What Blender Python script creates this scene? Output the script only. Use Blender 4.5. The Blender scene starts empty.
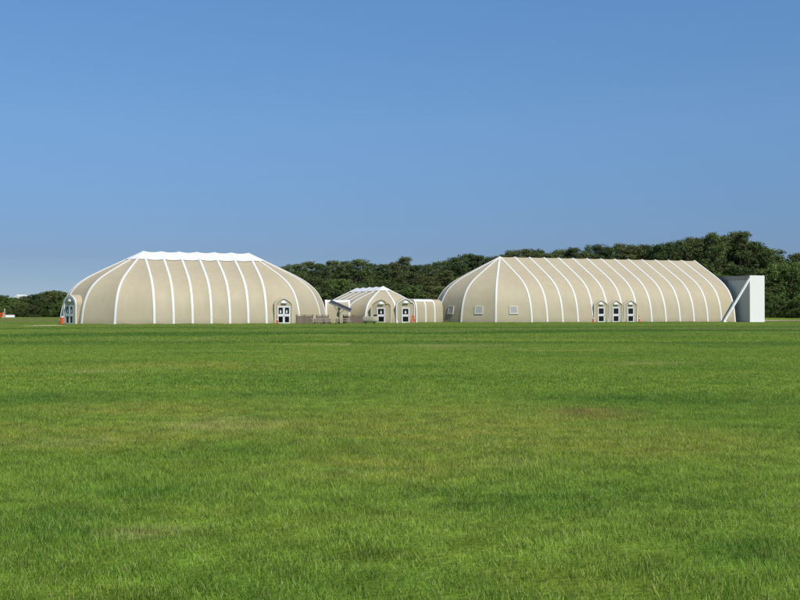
import bpy, math, random
from mathutils import Vector, Matrix
R = math.radians
random.seed(7)
sc = bpy.context.scene
COL = sc.collection
F, HOR, CH = 1111.0, 312.0, 1.65          # focal length in photo pixels, horizon row, eye height

def at(px, Y, py=None):
    """world point seen at photo pixel (px, py) at distance Y (py None: on the ground)"""
    return Vector(((px-400)/F*Y, Y, 0.0 if py is None else CH+(HOR-py)/F*Y))
def gd(py):
    return F*CH/(py-HOR)

# ------------------------------------------------------------------ ground relief
def sstep(a, b, x):
    t = min(1, max(0, (x-a)/(b-a))); return t*t*(3-2*t)
def gz(x, y):
    z = 0.55*sstep(196, 222, y-0.12*x) if y < 5000 else 0.55
    if x < -40: z += 0.35*sstep(150, 215, y)*sstep(-40, -62, x)
    z = min(z, 0.62)
    if y < 138: z += (0.020*math.sin(x*.21+y*.12)+0.018*math.sin(x*.10-y*.25+1.3))*sstep(138, 125, y)
    return z

# ------------------------------------------------------------------ materials
def nodes_of(name):
    m = bpy.data.materials.new(name); m.use_nodes = True
    nt = m.node_tree
    return m, nt, nt.nodes['Principled BSDF']
def mat(name, col, rough=.7, var=.12, scale=3.0, metal=0.0, bump=0.0, spec=.3, stretch=(1, 1, 1), dirt=None):
    m, nt, p = nodes_of(name)
    N, L = nt.nodes, nt.links
    tc = N.new('ShaderNodeTexCoord'); mp = N.new('ShaderNodeMapping'); mp.inputs['Scale'].default_value = stretch
    L.new(tc.outputs['Object'], mp.inputs['Vector'])
    no = N.new('ShaderNodeTexNoise'); no.inputs['Scale'].default_value = scale; no.inputs['Detail'].default_value = 6
    L.new(mp.outputs[0], no.inputs['Vector'])
    mx = N.new('ShaderNodeMix'); mx.data_type = 'RGBA'
    mx.inputs[6].default_value = (*[c*(1-var) for c in col], 1)
    c2 = dirt if dirt else [min(1, c*(1+var)) for c in col]
    mx.inputs[7].default_value = (*c2, 1)
    L.new(no.outputs['Fac'], mx.inputs[0])
    L.new(mx.outputs[2], p.inputs['Base Color'])
    p.inputs['Roughness'].default_value = rough; p.inputs['Metallic'].default_value = metal
    p.inputs['Specular IOR Level'].default_value = spec
    if bump:
        b = N.new('ShaderNodeBump'); b.inputs['Strength'].default_value = bump; b.inputs['Distance'].default_value = .05
        L.new(no.outputs['Fac'], b.inputs['Height']); L.new(b.outputs[0], p.inputs['Normal'])
    return m

def fabric_mat(name, col, low):
    """tent membrane: weathered coated fabric, faint water streaks, soft creases, seams"""
    m, nt, p = nodes_of(name); N, L = nt.nodes, nt.links
    tc = N.new('ShaderNodeTexCoord')
    mp = N.new('ShaderNodeMapping'); mp.inputs['Scale'].default_value = (1, 1, .12)
    L.new(tc.outputs['Object'], mp.inputs['Vector'])
    st = N.new('ShaderNodeTexNoise'); st.inputs['Scale'].default_value = 1.3; st.inputs['Detail'].default_value = 3
    L.new(mp.outputs[0], st.inputs['Vector'])
    bl = N.new('ShaderNodeTexNoise'); bl.inputs['Scale'].default_value = .35; bl.inputs['Detail'].default_value = 3
    L.new(tc.outputs['Object'], bl.inputs['Vector'])
    ad = N.new('ShaderNodeMath'); ad.operation = 'MULTIPLY_ADD'; ad.inputs[1].default_value = .6; ad.use_clamp = True
    L.new(st.outputs['Fac'], ad.inputs[0])
    m2 = N.new('ShaderNodeMath'); m2.operation = 'MULTIPLY'; m2.inputs[1].default_value = .5
    L.new(bl.outputs['Fac'], m2.inputs[0]); L.new(m2.outputs[0], ad.inputs[2])
    cr = N.new('ShaderNodeValToRGB')
    cr.color_ramp.elements[0].position = .3; cr.color_ramp.elements[1].position = .75
    cr.color_ramp.elements[0].color = (*low, 1); cr.color_ramp.elements[1].color = (*col, 1)
    L.new(ad.outputs[0], cr.inputs[0])
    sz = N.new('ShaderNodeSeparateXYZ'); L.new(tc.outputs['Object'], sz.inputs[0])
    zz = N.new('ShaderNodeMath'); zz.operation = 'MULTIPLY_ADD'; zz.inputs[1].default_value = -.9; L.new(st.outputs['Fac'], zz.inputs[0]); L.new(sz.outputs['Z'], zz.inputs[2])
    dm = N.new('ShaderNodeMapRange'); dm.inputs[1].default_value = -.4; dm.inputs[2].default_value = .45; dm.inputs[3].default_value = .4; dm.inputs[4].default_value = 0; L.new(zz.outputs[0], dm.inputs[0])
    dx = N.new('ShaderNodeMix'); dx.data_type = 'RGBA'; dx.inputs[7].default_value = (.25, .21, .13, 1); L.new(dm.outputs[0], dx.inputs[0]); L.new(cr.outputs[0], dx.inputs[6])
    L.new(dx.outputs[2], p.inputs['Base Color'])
    p.inputs['Roughness'].default_value = .55; p.inputs['Specular IOR Level'].default_value = .25
    b = N.new('ShaderNodeBump'); b.inputs['Strength'].default_value = .5; b.inputs['Distance'].default_value = .14
    L.new(bl.outputs['Fac'], b.inputs['Height']); L.new(b.outputs[0], p.inputs['Normal'])
    return m

M = {}
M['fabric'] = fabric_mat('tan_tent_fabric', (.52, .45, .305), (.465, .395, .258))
M['white'] = mat('white_membrane', (.82, .82, .79), .5, .04, 2.0)
M['pale'] = mat('pale_trim', (.66, .60, .47), .5, .06, 2.0)
M['frame'] = mat('white_door_paint', (.78, .78, .76), .4, .05, 5.0)
M['steelw'] = mat('white_cladding', (.90, .885, .83), .45, .05, .8, stretch=(3, 3, .2))
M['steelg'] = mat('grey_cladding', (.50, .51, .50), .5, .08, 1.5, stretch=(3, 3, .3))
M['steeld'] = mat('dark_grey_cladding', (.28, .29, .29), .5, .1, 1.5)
M['glass'] = mat('dark_door_glass', (.008, .009, .012), .08, .2, 4, spec=.5)
M['glassg'] = mat('frosted_window', (.42, .42, .40), .25, .2, 2.0, spec=.5)
M['wood'] = mat('weathered_wood', (.20, .155, .115), .85, .3, 4.0, stretch=(1, 1, 6), bump=.3)
M['woodp'] = mat('bleached_wood', (.48, .41, .32), .8, .25, 6.0, bump=.3)
M['orange'] = mat('orange_plastic', (.75, .12, .03), .5, .15, 6.0)
M['black'] = mat('black_rubber', (.02, .02, .02), .7, .2, 5.0)
M['solar'] = mat('dark_solar_cells', (.05, .047, .048), .6, .3, 3.0, spec=.2)
M['alu'] = mat('aluminium', (.45, .45, .46), .4, .1, 4.0, metal=.6)
M['boat'] = mat('pale_boat_gelcoat', (.66, .57, .47), .5, .15, 3.0)
M['sand'] = mat('pale_sand', (.50, .42, .29), .95, .2, 1.5, bump=.4)
M['roofw'] = mat('white_roof', (.75, .75, .73), .5, .1, 3.0)
M['bark'] = mat('pine_bark', (.13, .095, .07), .95, .4, 5.0, stretch=(1, 1, .25), bump=.6)
M['lamp'] = mat('yellowed_lamp_cover', (.75, .62, .22), .4, .1, 4.0)

# ------------------------------------------------------------------ mesh helpers
class MB:
    def __init__(s): s.v = []; s.f = []; s.smooth = False
    def quad(s, a, b, c, d):
        i = len(s.v); s.v += [a, b, c, d]; s.f.append((i, i+1, i+2, i+3))
    def box(s, x0, y0, z0, x1, y1, z1, M4=None):
        P = [Vector((x, y, z)) for z in (z0, z1) for y in (y0, y1) for x in (x0, x1)]
        if M4: P = [M4 @ p for p in P]
        i = len(s.v); s.v += P
        s.f += [tuple(i+k for k in q) for q in ((0, 2, 3, 1), (4, 5, 7, 6), (0, 1, 5, 4), (2, 6, 7, 3), (0, 4, 6, 2), (1, 3, 7, 5))]
    def bar(s, a, b, w, h=None, up=Vector((0, 0, 1))):
        a, b = Vector(a), Vector(b); h = h or w
        d = (b-a); L = d.length; d.normalize()
        if abs(d.dot(up)) > .95: up = Vector((0, 1, 0))
        x = d.cross(up).normalized(); y = x.cross(d)
        m = Matrix((x, d, y)).transposed().to_4x4(); m.translation = a
        s.box(-w/2, 0, -h/2, w/2, L, h/2, m)
    def tube(s, pts, radii, n=8, cap=True):
        pts = [Vector(p) for p in pts]; base = len(s.v)
        for k, p in enumerate(pts):
            d = (pts[min(k+1, len(pts)-1)]-pts[max(k-1, 0)]).normalized()
            ref = Vector((0, 1, 0)) if abs(d.y) < .9 else Vector((1, 0, 0))
            x = d.cross(ref).normalized(); y = d.cross(x)
            for j in range(n):
                t = 2*math.pi*j/n
                s.v.append(p+(x*math.cos(t)+y*math.sin(t))*radii[k])
        for k in range(len(pts)-1):
            for j in range(n):
                a = base+k*n+j; b = base+k*n+(j+1) % n
                s.f.append((a, b, b+n, a+n))
        if cap:
            s.f.append(tuple(base+j for j in range(n))[::-1]); s.f.append(tuple(base+(len(pts)-1)*n+j for j in range(n)))
    def grid(s, rows):
        i = len(s.v); n = len(rows[0])
        for r in rows: s.v += r
        for a in range(len(rows)-1):
            for b in range(n-1):
                k = i+a*n+b; s.f.append((k, k+1, k+n+1, k+n))
    def mesh(s, name, m):
        me = bpy.data.meshes.new(name); me.from_pydata([tuple(v) for v in s.v], [], s.f)
        me.materials.append(m)
        if s.smooth: me.polygons.foreach_set('use_smooth', [True]*len(me.polygons))
        me.validate(); me.update(); return me
    def build(s, name, m, parent=None, bevel=0.0):
        o = bpy.data.objects.new(name, s.mesh(name, m)); COL.objects.link(o)
        if parent: o.parent = parent
        if bevel:
            b = o.modifiers.new('bevel', 'BEVEL'); b.width = bevel; b.segments = 2; b.limit_method = 'ANGLE'
        return o
def tag(o, label=None, cat=None, group=None, kind=None):
    if label: o['label'] = label
    if cat: o['category'] = cat
    if group: o['group'] = group
    if kind: o['kind'] = kind
    return o
def thing(name, label, cat, loc=(0, 0, 0), rz=0.0, group=None):
    o = bpy.data.objects.new(name, None); COL.objects.link(o); o.empty_display_size = .5
    o.location = loc; o.rotation_euler = (0, 0, rz)
    return tag(o, label, cat, group)
def copy_tree(o, parent=None):
    c = o.copy(); COL.objects.link(c)
    if parent: c.parent = parent
    for ch in list(o.children): copy_tree(ch, c)
    return c

# ------------------------------------------------------------------ tents
CTRL = [(0, 1), (.2, .895), (.4, .79), (.58, .692), (.70, .618), (.79, .545), (.86, .468), (.915, .375), (.955, .27), (.982, .15), (1, 0)]
def profile(n=26):
    def cr(i, t):
        p = [CTRL[max(0, min(len(CTRL)-1, k))] for k in (i-1, i, i+1, i+2)]
        return tuple(.5*((2*p[1][c])+(-p[0][c]+p[2][c])*t+(2*p[0][c]-5*p[1][c]+4*p[2][c]-p[3][c])*t*t+(-p[0][c]+3*p[1][c]-3*p[2][c]+p[3][c])*t**3) for c in (0, 1))
    out = []
    for k in range(n+1):
        s = k/n*(len(CTRL)-1); i = min(int(s), len(CTRL)-2); out.append(cr(i, s-i))
    return out
PROF = profile()
def prof_u(zf):
    for (u0, z0), (u1, z1) in zip(PROF, PROF[1:]):
        if z1 <= zf <= z0: return u0+(u1-u0)*(z0-zf)/(z0-z1+1e-9)
    return 1.0

class Tent:
    """fabric on arched ribs; local x = ridge direction, local -y = front"""
    def __init__(s, root, a, H, L, bays, lcap, rcap, sag=.10):
        s.root, s.a, s.H, s.L = root, a, H, L
        ribs = []                                        # (cx, dx, dy) ring, front left to right then round
        for i in range(bays+1): ribs.append((L*i/bays, 0, -1))
        if rcap:
            for k in range(1, rcap): p = math.pi*k/rcap; ribs.append((L, math.sin(p), -math.cos(p)))
        nb = len(ribs)
        for i in range(bays, -1, -1): ribs.append((L*i/bays, 0, 1))
        if lcap:
            for k in range(lcap-1, 0, -1): p = math.pi*k/lcap; ribs.append((0, -math.sin(p), -math.cos(p)))
        s.ribs = ribs; s.rcap, s.lcap, s.bays, s.sag = rcap, lcap, bays, sag
        n = len(ribs); mb = MB(); mb.smooth = True
        for k in range(n):
            A, B = ribs[k], ribs[(k+1) % n]
            if not rcap and k == bays: continue
            if not lcap and k == n-1: continue
            rows = s.panel(A, B)
            mb.grid(rows)
        if not rcap: s.gable(mb, L)
        if not lcap: s.gable(mb, 0)
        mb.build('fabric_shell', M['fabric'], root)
    def pt(s, rib, u, z, off=0): return Vector((rib[0]+rib[1]*u, rib[2]*u, z))
    def panel(s, A, B, u0=0.0, u1=1.0, off=0.0, nt=8):
        same = A[1:] == B[1:]
        prof = [q for q in PROF if u0 <= q[0] <= u1] if u1 < 1 else PROF
        rows = []
        for t in [i/nt for i in range(nt+1)]:
            w = 4*t*(1-t)*s.sag
            row = []
            for (u, z) in prof:
                p = s.pt(A, u*s.a, z*s.H).lerp(s.pt(B, u*s.a, z*s.H), t)
                d = (Vector((A[1], A[2], 0)).lerp(Vector((B[1], B[2], 0)), t))
                k = w*min(1, z*3+.1)**.6 if same or u > .15 else w*.3
                if not same: k *= min(1, u*1.2)
                nz = .85*z+.1; nr = 1-.75*z
                q = p - d*(k*nr) - Vector((0, 0, k*nz))
                if off: q += d*(off*nr)+Vector((0, 0, off))
                row.append(q)
            rows.append(row)
        return rows
    def gable(s, mb, x):
        pts = [Vector((x, -u*s.a, z*s.H)) for (u, z) in PROF[::-1]]+[Vector((x, u*s.a, z*s.H)) for (u, z) in PROF[1:]]
        i = len(mb.v); mb.v += pts; mb.f.append(tuple(range(i, i+len(pts))))
    def rib_mesh(s, rib, w, both=False, zmin=0.0, out=.05):
        mb = MB(); lat = Vector((-rib[2], rib[1], 0))
        chain = []
        P = [q for q in PROF if q[1]*s.H >= zmin-1e-6]
        for k, (u, z) in enumerate(P):
            u2, z2 = P[min(k+1, len(P)-1)]; u1, z1 = P[max(k-1, 0)]
            tu, tz = (u2-u1)*s.a, (z2-z1)*s.H; l = math.hypot(tu, tz)
            nu, nz = -tz/l, tu/l
            if k == 0 and both: nu, nz = 0, 1
            chain.append((rib[1]*nu, rib[2]*nu, nz, rib[0]+rib[1]*u*s.a, rib[2]*u*s.a, z*s.H))
        if both:
            chain = [(c[0], -c[1], c[2], c[3], -c[4], c[5]) for c in chain[::-1]]+chain[1:]
        rings = []
        for c in chain:
            n = Vector(c[:3]); p = Vector(c[3:])
            rings.append([p-lat*w/2-n*.06, p-lat*w/2+n*out*.6, p-lat*w*.25+n*out, p+lat*w*.25+n*out, p+lat*w/2+n*out*.6, p+lat*w/2-n*.06])
        mb.grid(rings)
        for r, fl in ((rings[0], 1), (rings[-1], 0)):
            i = len(mb.v); mb.v += r; mb.f.append(tuple(range(i, i+6)))
        return mb
    def make_ribs(s, w=.3, m='white', skip=(), cut={}):
        for i in range(s.bays+1):
            if i in skip: continue
            cx = s.L*i/s.bays
            s.rib_mesh((cx, 0, -1), w, both=True).build('rib', M[m], s.root)
        for side, n, cx in ((1, s.rcap, s.L), (-1, s.lcap, 0)):
            for k in range(1, n or 0):
                p = math.pi*k/n
                s.rib_mesh((cx, side*math.sin(p), -math.cos(p)), w).build('rib', M[m], s.root)
    def ridge_cap(s, u1, m='white', peak=.12):
        mb = MB(); n = len(s.ribs)
        for k in range(n):
            A, B = s.ribs[k], s.ribs[(k+1) % n]
            if (not s.rcap and k == s.bays) or (not s.lcap and k == n-1): continue
            mb.grid(s.panel(A, B, 0, u1, off=.075, nt=6))
        mb.build('ridge_cap', M[m], s.root)
    def frame_at(s, cx, phi, side, npan):
        """matrix at the base of a panel centre: x = along wall, -y = outwards"""
        d = Vector((side*math.sin(phi), -math.cos(phi), 0))
        r = s.a*(math.cos(math.pi/npan/2) if npan else 1)
        x = Vector((-d.y, d.x, 0)) 
        m = Matrix((x, -d, Vector((0, 0, 1)))).transposed().to_4x4(); m.translation = Vector((cx, 0, 0))+d*r
        return m

def arch_outline(w, spring, top, n=10, rnd_=.75):
    pts = [(-w/2, 0)]
    for k in range(n+1):
        t = math.pi*(1-k/n)
        x = math.cos(t); y = math.sin(t)
        yy = y*rnd_+(1-abs(x))*(1-rnd_)
        pts.append((x*w/2, spring+(top-spring)*yy))
    pts.append((w/2, 0)); return pts
def entrance(root, m4, w=2.2, spring=2.5, top=3.4, dw=1.15, dh=2.35, leaves=1, rim='pale', out=.12, deep=1.6, notice=True, lamp=False, lunette=True, rimw=.13, rnd_=.55):
    o2 = arch_outline(w, spring, top, 10, rnd_)
    mb = MB()
    fr = [m4 @ Vector((x, -out, z)) for x, z in o2]; bk = [m4 @ Vector((x, deep, z)) for x, z in o2]
    i = len(mb.v); n = len(o2); mb.v += fr+bk
    mb.f.append(tuple(range(i, i+n))[::-1])
    for k in range(n-1): mb.f.append((i+k, i+k+1, i+n+k+1, i+n+k))
    bay = mb.build('door_bay', M['fabric'], root)
    # rim round the arch, hood-like, standing proud of the facade
    rb = MB(); o3 = arch_outline(w+.06, spring+.03, top+.04, 10, rnd_); o4 = arch_outline(w-2*rimw, spring-.02, top-rimw*1.15, 10, rnd_)
    for k in range(len(o3)-1):
        A, B, C, D = o3[k], o3[k+1], o4[k+1], o4[k]
        P = [m4 @ Vector((q[0], -out-.10, q[1])) for q in (A, B, C, D)]; Q = [m4 @ Vector((q[0], -out+.06, q[1])) for q in (A, B, C, D)]
        i = len(rb.v); rb.v += P+Q
        rb.f += [(i, i+3, i+2, i+1), (i, i+1, i+5, i+4), (i+2, i+3, i+7, i+6)]
    rb.build('arch_rim', M[rim], bay)
    if lunette:
        lb = MB(); lz = min(spring+.42, top-.75); seg = 9; rows = []
        for j in range(5):
            ph = math.pi/2*j/4; row = []
            for k in range(seg):
                t = math.pi*k/(seg-1)
                row.append(m4 @ Vector((-math.cos(t)*.40*math.cos(ph), -out-.02-.22*math.sin(ph), lz+math.sin(t)*.36*math.cos(ph))))
            rows.append(row)
        lb.grid(rows)
        b = [m4 @ Vector((x, -out-.012, lz)) for x in (-.4, .4)]
        lb.box(-.42, -out-.26, lz-.04, .42, -out-.004, lz, m4)
        lb.build('vent_hood', M['frame'], bay)
    if lamp:
        lb = MB(); lb.box(.72, -out-.14, top-.72, .98, -out-.003, top-.52, m4)
        lb.build('wall_lamp', M['lamp'], bay)
    # door: one mesh of stiles and rails, panes behind it
    y0, y1 = -out-.09, -out-.003; st = .17 if leaves == 1 else .15
    z1, z2, z3, z4 = .20, dh*.42, dh*.56, dh-.17
    for lf in range(leaves):
        lw = dw/leaves; x0 = -dw/2+lf*lw+(.006 if lf else 0); x1 = -dw/2+(lf+1)*lw
        db = MB()
        db.box(x0, y0, 0.03, x0+st, y1, dh, m4); db.box(x1-st, y0, 0.03, x1, y1, dh, m4)
        for a_, b_ in ((.03, z1), (z2, z3), (z4, dh)): db.box(x0+st, y0+.004, a_, x1-st, y1, b_, m4)
        d = db.build('door', M['frame'], root)
        for a_, b_ in ((z1, z2), (z3, z4)):
            pb = MB(); pb.box(x0+st, y0+.05, a_, x1-st, y1-.006, b_, m4); pb.build('pane', M['glass'], d)
        if notice:
            nb = MB(); c = (x0+x1)/2+random.uniform(-.04, .06); zz = z3+.12
            nb.box(c-.11, y0+.04, zz, c+.11, y0+.046, zz+.34, m4); nb.box(c-.06, y0+.038, zz+.3, c+.06, y0+.044, zz+.44, m4)
            nb.build('paper_notice', M['frame'], d)
        hb = MB(); hx = x1-st*.5 if lf == 0 else x0+st*.5
        hb.box(hx-.02, y0-.06, 1.0, hx+.02, y0-.004, 1.22, m4); hb.build('handle', M['alu'], d)
    return bay

def window(root, m4, z, w=1.35, h=1.3, inward=0.0, m='glassg', tilt=0.0, frame='frame'):
    mm = m4 @ Matrix.Translation((0, inward, z)) @ Matrix.Rotation(tilt, 4, 'X')
    mb = MB(); t = .17
    mb.box(-w/2, -.05, -h/2, -w/2+t, .12, h/2, mm); mb.box(w/2-t, -.05, -h/2, w/2, .12, h/2, mm)
    mb.box(-w/2+t, -.046, -h/2, w/2-t, .12, -h/2+t, mm); mb.box(-w/2+t, -.046, h/2-t, w/2-t, .12, h/2, mm)
    wd = mb.build('window', M[frame], root)
    pb = MB(); pb.box(-w/2+t, -.02, -h/2+t, w/2-t, .11, h/2-t, mm); pb.build('pane', M[m], wd)

# ---- left tent
thL = R(20.2); aL, HL, LL = 11.6, 10.32, 15.25
frontL = at(154.5, 148)
cL = frontL + Vector((-math.sin(thL), math.cos(thL), 0))*aL
rootL = thing('fabric_building', 'large tan tent hall with a broad white ridge cap, at the left', 'tent building', cL, thL)
TL = Tent(rootL, aL, HL, LL, 6, 7, 7, sag=.17)
TL.make_ribs(.30)
TL.ridge_cap(.26)
pan = math.pi/7
entrance(rootL, TL.frame_at(LL, pan*.5, 1, 7), w=2.8, spring=2.6, top=3.65, dw=1.95, dh=2.45, leaves=2, out=.04)
entrance(rootL, TL.frame_at(0, pan*2.5, -1, 7), w=3.3, spring=2.7, top=4.0, dw=2.1, dh=2.55, leaves=2, rim='white', out=.25, rimw=.3, rnd_=.75)

# ---- right tent
thR = R(21.5); aR, HR, LR = 10.9, 10.62, 37.9
frontR = at(532, 170)
cR = frontR + Vector((-math.sin(thR), math.cos(thR), 0))*aR
rootR = thing('fabric_building', 'long tan tent hall with many slanting white ribs and three doors in a row', 'tent building', cR, thR)
TR = Tent(rootR, aR, HR, LR, 14, 6, 0, sag=.075)
bayR = LR/14
TR.make_ribs(.27)
for i in (4, 5, 6):
    entrance(rootR, TR.frame_at(bayR*(i+.5), 0, 1, 0), w=2.5, spring=2.75, top=3.6, dw=1.25, dh=2.4, notice=False, rnd_=.35, out=.04)
pr = math.pi/6
for k, mm in ((.5, 'glassg'), (1.5, 'glassg'), (2.5, 'glassg')):
    z = 1.95; m4 = TR.frame_at(0, pr*k, -1, 6)
    inw = aR*(1-prof_u(z/HR))*math.cos(pr/2)
    window(rootR, m4, z, inward=inw-.01, tilt=-.19, m=mm, frame='pale')

# ---- small middle tent, ridge running away from the viewer
thM = R(20.5); aM, HM, LM = 6.3, 5.6, 12.8
cM = at(383, 172.3)
rootM = thing('fabric_building', 'small low tan tent between the two large halls with one glazed door', 'tent building', cM, thM+R(90))
# local +x = away, front (-y) = right-hand side; the left cap (x<0) looks at the viewer
TM = Tent(rootM, aM, HM, LM, 4, 4, 0, sag=.14)
TM.make_ribs(.26)
TM.ridge_cap(.30)
pm = math.pi/4
m4 = TM.frame_at(0, pm*2.5, -1, 4)
entrance(rootM, m4, w=3.0, spring=2.5, top=3.6, dw=1.25, dh=2.3, lamp=True, rimw=.10, out=.2)

# ---- covered walkways
def tunnel(root, x0, x1, a, H, nb, cap=True, stub=0.0):
    P = []
    for k in range(25):
        t = math.pi*k/24; c, s_ = math.cos(t), math.sin(t)
        e = .45
        P.append((-a*math.copysign(abs(c)**e, c), H*abs(s_)**e))
    mb = MB(); mb.smooth = False
    rows = []
    for i in range(nb*4+1):
        x = x0+(x1-x0)*i/(nb*4); sgn = .05*math.sin(math.pi*((i % 4)/4))
        rows.append([Vector((x, y*(1-sgn/a), z*(1-sgn/H))) for y, z in P])
    if stub: rows.append([Vector((x1+stub, y, z)) for y, z in P])
    mb.grid(rows)
    for x in (x0, x1+stub):
        i = len(mb.v); mb.v += [Vector((x, y, z)) for y, z in P]; mb.f.append(tuple(range(i, i+len(P))))
    mb.build('fabric_shell', M['fabric'], root)
    for k in range(nb+1):
        x = x0+(x1-x0)*k/nb; rb = MB(); rings = []
        for y, z in P:
            o = 1+.05/a
            rings.append([Vector((x-.14, y*.98, z*.985)), Vector((x-.14, y*o, z*(1+.05/H))), Vector((x+.14, y*o, z*(1+.05/H))), Vector((x+.14, y*.98, z*.985))])
        rb.grid(rings); rb.build('rib', M['white'], root)
    if cap:
        cb = MB(); rows = []
        for i in range(nb*4+1):
            x = x0+(x1-x0)*i/(nb*4); sgn = .05*math.sin(math.pi*((i % 4)/4))
            rows.append([Vector((x, y*(1-sgn/a+.035/a), z*(1-sgn/H)+.035)) for y, z in P if z > H*.90])
        cb.grid(rows); cb.build('roof_cap', M['white'], root)
    return P
p0 = Vector((1.25, 169.4, 0)); wa = R(46)
wr = thing('covered_walkway', 'low tan passage with a glazed door between the small tent and the long tent', 'walkway', p0, wa)
tunnel(wr, 0.0, 4.1, 1.75, 3.6, 2, stub=1.9)
# door porch at its left end, arch facing the viewer
m4 = Matrix.Rotation(-wa, 4, 'Z') @ Matrix.Translation((at(405.5, 166.6).x-1.25, -2.8, 0)) @ Matrix.Rotation(R(8), 4, 'Z')
entrance(wr, m4, w=2.8, spring=2.7, top=3.75, dw=1.2, dh=2.3, rim='white', out=.0, deep=3.6, lamp=True)
p1 = at(338, 168)
wl = thing('covered_walkway', 'low tan passage with two white ribs between the left tent and the small tent', 'walkway', p1, R(8))
tunnel(wl, -1.9, 1.55, 1.75, 3.45, 1)

# ---- tall white end structure beside the right tent
ew = thing('end_wall', 'tall white box-shaped wall with a diagonal brace at the far right end of the long tent', 'wall', at(750, 182), thR)
HW, WW, DW = 7.65, 2.95, 21.0
mb = MB(); mb.box(0, 0, 0, WW, .12, HW)                     # sunlit narrow face
mb.box(WW-.12, .12, 0, WW, DW, HW-.002); mb.box(.12, .12, HW-.12, WW-.12, DW, HW-.002)
for x in (0.98, 1.96): mb.box(x-.012, -.004, .05, x+.012, 0, HW-.05)
mb.build('cladding', M['steelw'], ew)
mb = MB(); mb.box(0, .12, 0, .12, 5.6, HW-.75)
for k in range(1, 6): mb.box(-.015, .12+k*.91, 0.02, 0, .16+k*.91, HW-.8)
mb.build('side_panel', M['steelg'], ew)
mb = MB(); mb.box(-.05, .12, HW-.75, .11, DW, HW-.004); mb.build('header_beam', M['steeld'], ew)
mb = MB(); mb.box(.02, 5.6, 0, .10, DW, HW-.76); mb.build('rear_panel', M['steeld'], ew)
mb = MB(); mb.box(-.04, 3.2, .05, -.003, 4.15, 2.2)
d = mb.build('door', M['steelg'], ew)
mb = MB(); mb.box(-.12, 3.3, 1.0, -.042, 3.42, 1.45); mb.build('handle', M['steeld'], d)
mb = MB(); mb.bar((-.1, -.05, HW-.55), (-5.2, -.05, .1), .31, .26); mb.bar((-5.5, -.05, .06), (-4.8, -.05, .06), .6, .12)
mb.build('diagonal_brace', M['steelw'], ew)

# ------------------------------------------------------------------ yard furniture between the tents
def fence(xa, xb, Y, Yb, label, h=1.2):
    A, B = at(xa, Y), at(xb, Yb); d = B-A; L = d.length; ang = math.atan2(d.y, d.x)
    t = thing('wooden_fence', label, 'fence', A, ang, 'weathered wood fences')
    n = max(2, round(L/1.2)); pl = MB()
    k = 0; x = .02
    while x < L-.1:
        hh = h-.1+random.uniform(-.03, .02); pl.box(x, -.012+random.uniform(-.006, .006), .08, x+.115, .012, hh); x += .132
    pl.build('slats', M['wood'], t)
    for i in range(n+1):
        p = MB(); p.box(L*i/n-.05, .03, 0, L*i/n+.05, .13, h); p.build('post', M['wood'], t)
    p = MB(); p.box(-.06, -.05, h, L+.06, .15, h+.05); p.build('top_rail', M['wood'], t)
fence(296.5, 313, 151.5, 152.5, 'weathered wooden fence section right of the left tent double doors', 1.25)
fence(316.5, 328.5, 155, 155.5, 'weathered wooden fence section just left of the solar panel', 1.2)
fence(343.5, 363, 158, 159, 'weathered wooden fence section between the solar panel and the pale boat', 1.2)

def picnic(px, Y, rz, label):
    t = thing('picnic_table', label, 'picnic table', at(px, Y), rz, 'picnic tables by the fence')
    b = MB()
    for k in range(5): b.box(-1.15, -.37+k*.15, .68, 1.15, -.235+k*.15, .76)
    b.build('table_top', M['woodp'], t)
    for s in (-1, 1):
        b = MB()
        for k in range(2): b.box(-1.15, s*.72-.14+k*.145, .38, 1.15, s*.72-.005+k*.145, .46)
        b.build('bench', M['woodp'], t)
    for x in (-.65, .65):
        b = MB(); b.bar((x, -.3, .72), (x, -.7, 0), .09, .05); b.bar((x, .3, .72), (x, .7, 0), .09, .05)
        b.bar((x+.06, -.82, .40), (x+.06, .82, .40), .05, .09); b.build('leg_frame', M['wood'], t)
picnic(319.5, 150.5, R(12), 'weathered picnic table right of the first fence section, left of the solar panel')
picnic(334, 151.5, R(-8), 'weathered picnic table standing in front of the solar panel post')
picnic(341.5, 153, R(15), 'weathered picnic table just right of the solar panel post')

# solar panel on a post
sp = thing('solar_panel', 'dark tilted solar panel on a single post in front of the left passage', 'solar panel', at(339, 157))
b = MB(); b.tube([(0, 0, 0), (0, 0, 2.35)], [.09, .08], 10); b.build('post', M['steeld'], sp)
A = at(330.3, 157, 301.2)-sp.location; B = at(351, 157, 310.2)-sp.location
dv = (B-A); ang = math.atan2(-dv.z, dv.x); mid = (A+B)/2
mm = Matrix.Translation((mid.x, 0, mid.z)) @ Matrix.Rotation(ang, 4, 'Y') @ Matrix.Rotation(R(7), 4, 'X')
L2 = dv.length/2
b = MB()
for i in range(3):
    for j in range(2): b.box(-L2+i*2*L2/3+.02, -1.5+j*1.5+.02, -.03, -L2+(i+1)*2*L2/3-.02, j*1.5-.02, .03, mm)
b.build('cell_panels', M['solar'], sp)
b = MB()
b.box(-L2-.03, -1.53, -.16, L2+.03, -1.47, .04, mm); b.box(-L2-.03, 1.47, -.16, L2+.03, 1.53, .04, mm)
b.box(-L2-.03, -1.47, -.16, -L2+.015, 1.47, .042, mm); b.box(L2-.015, -1.47, -.16, L2+.03, 1.47, .042, mm)
for x in (-L2*.5, 0, L2*.5): b.box(x-.05, -1.46, -.2, x+.05, 1.46, -.04, mm)
b.build('support_frame', M['alu'], sp)
b = MB(); b.box(-.16, -.3, 1.95, .22, .3, 2.3); b.bar((0, -.12, 1.3), (.75, -.12, 2.02), .07); b.bar((0, .12, 1.5), (-.7, .12, 2.5), .07)
b.box(-.3, -.22, 1.0, .05, .05, 1.6)
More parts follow.
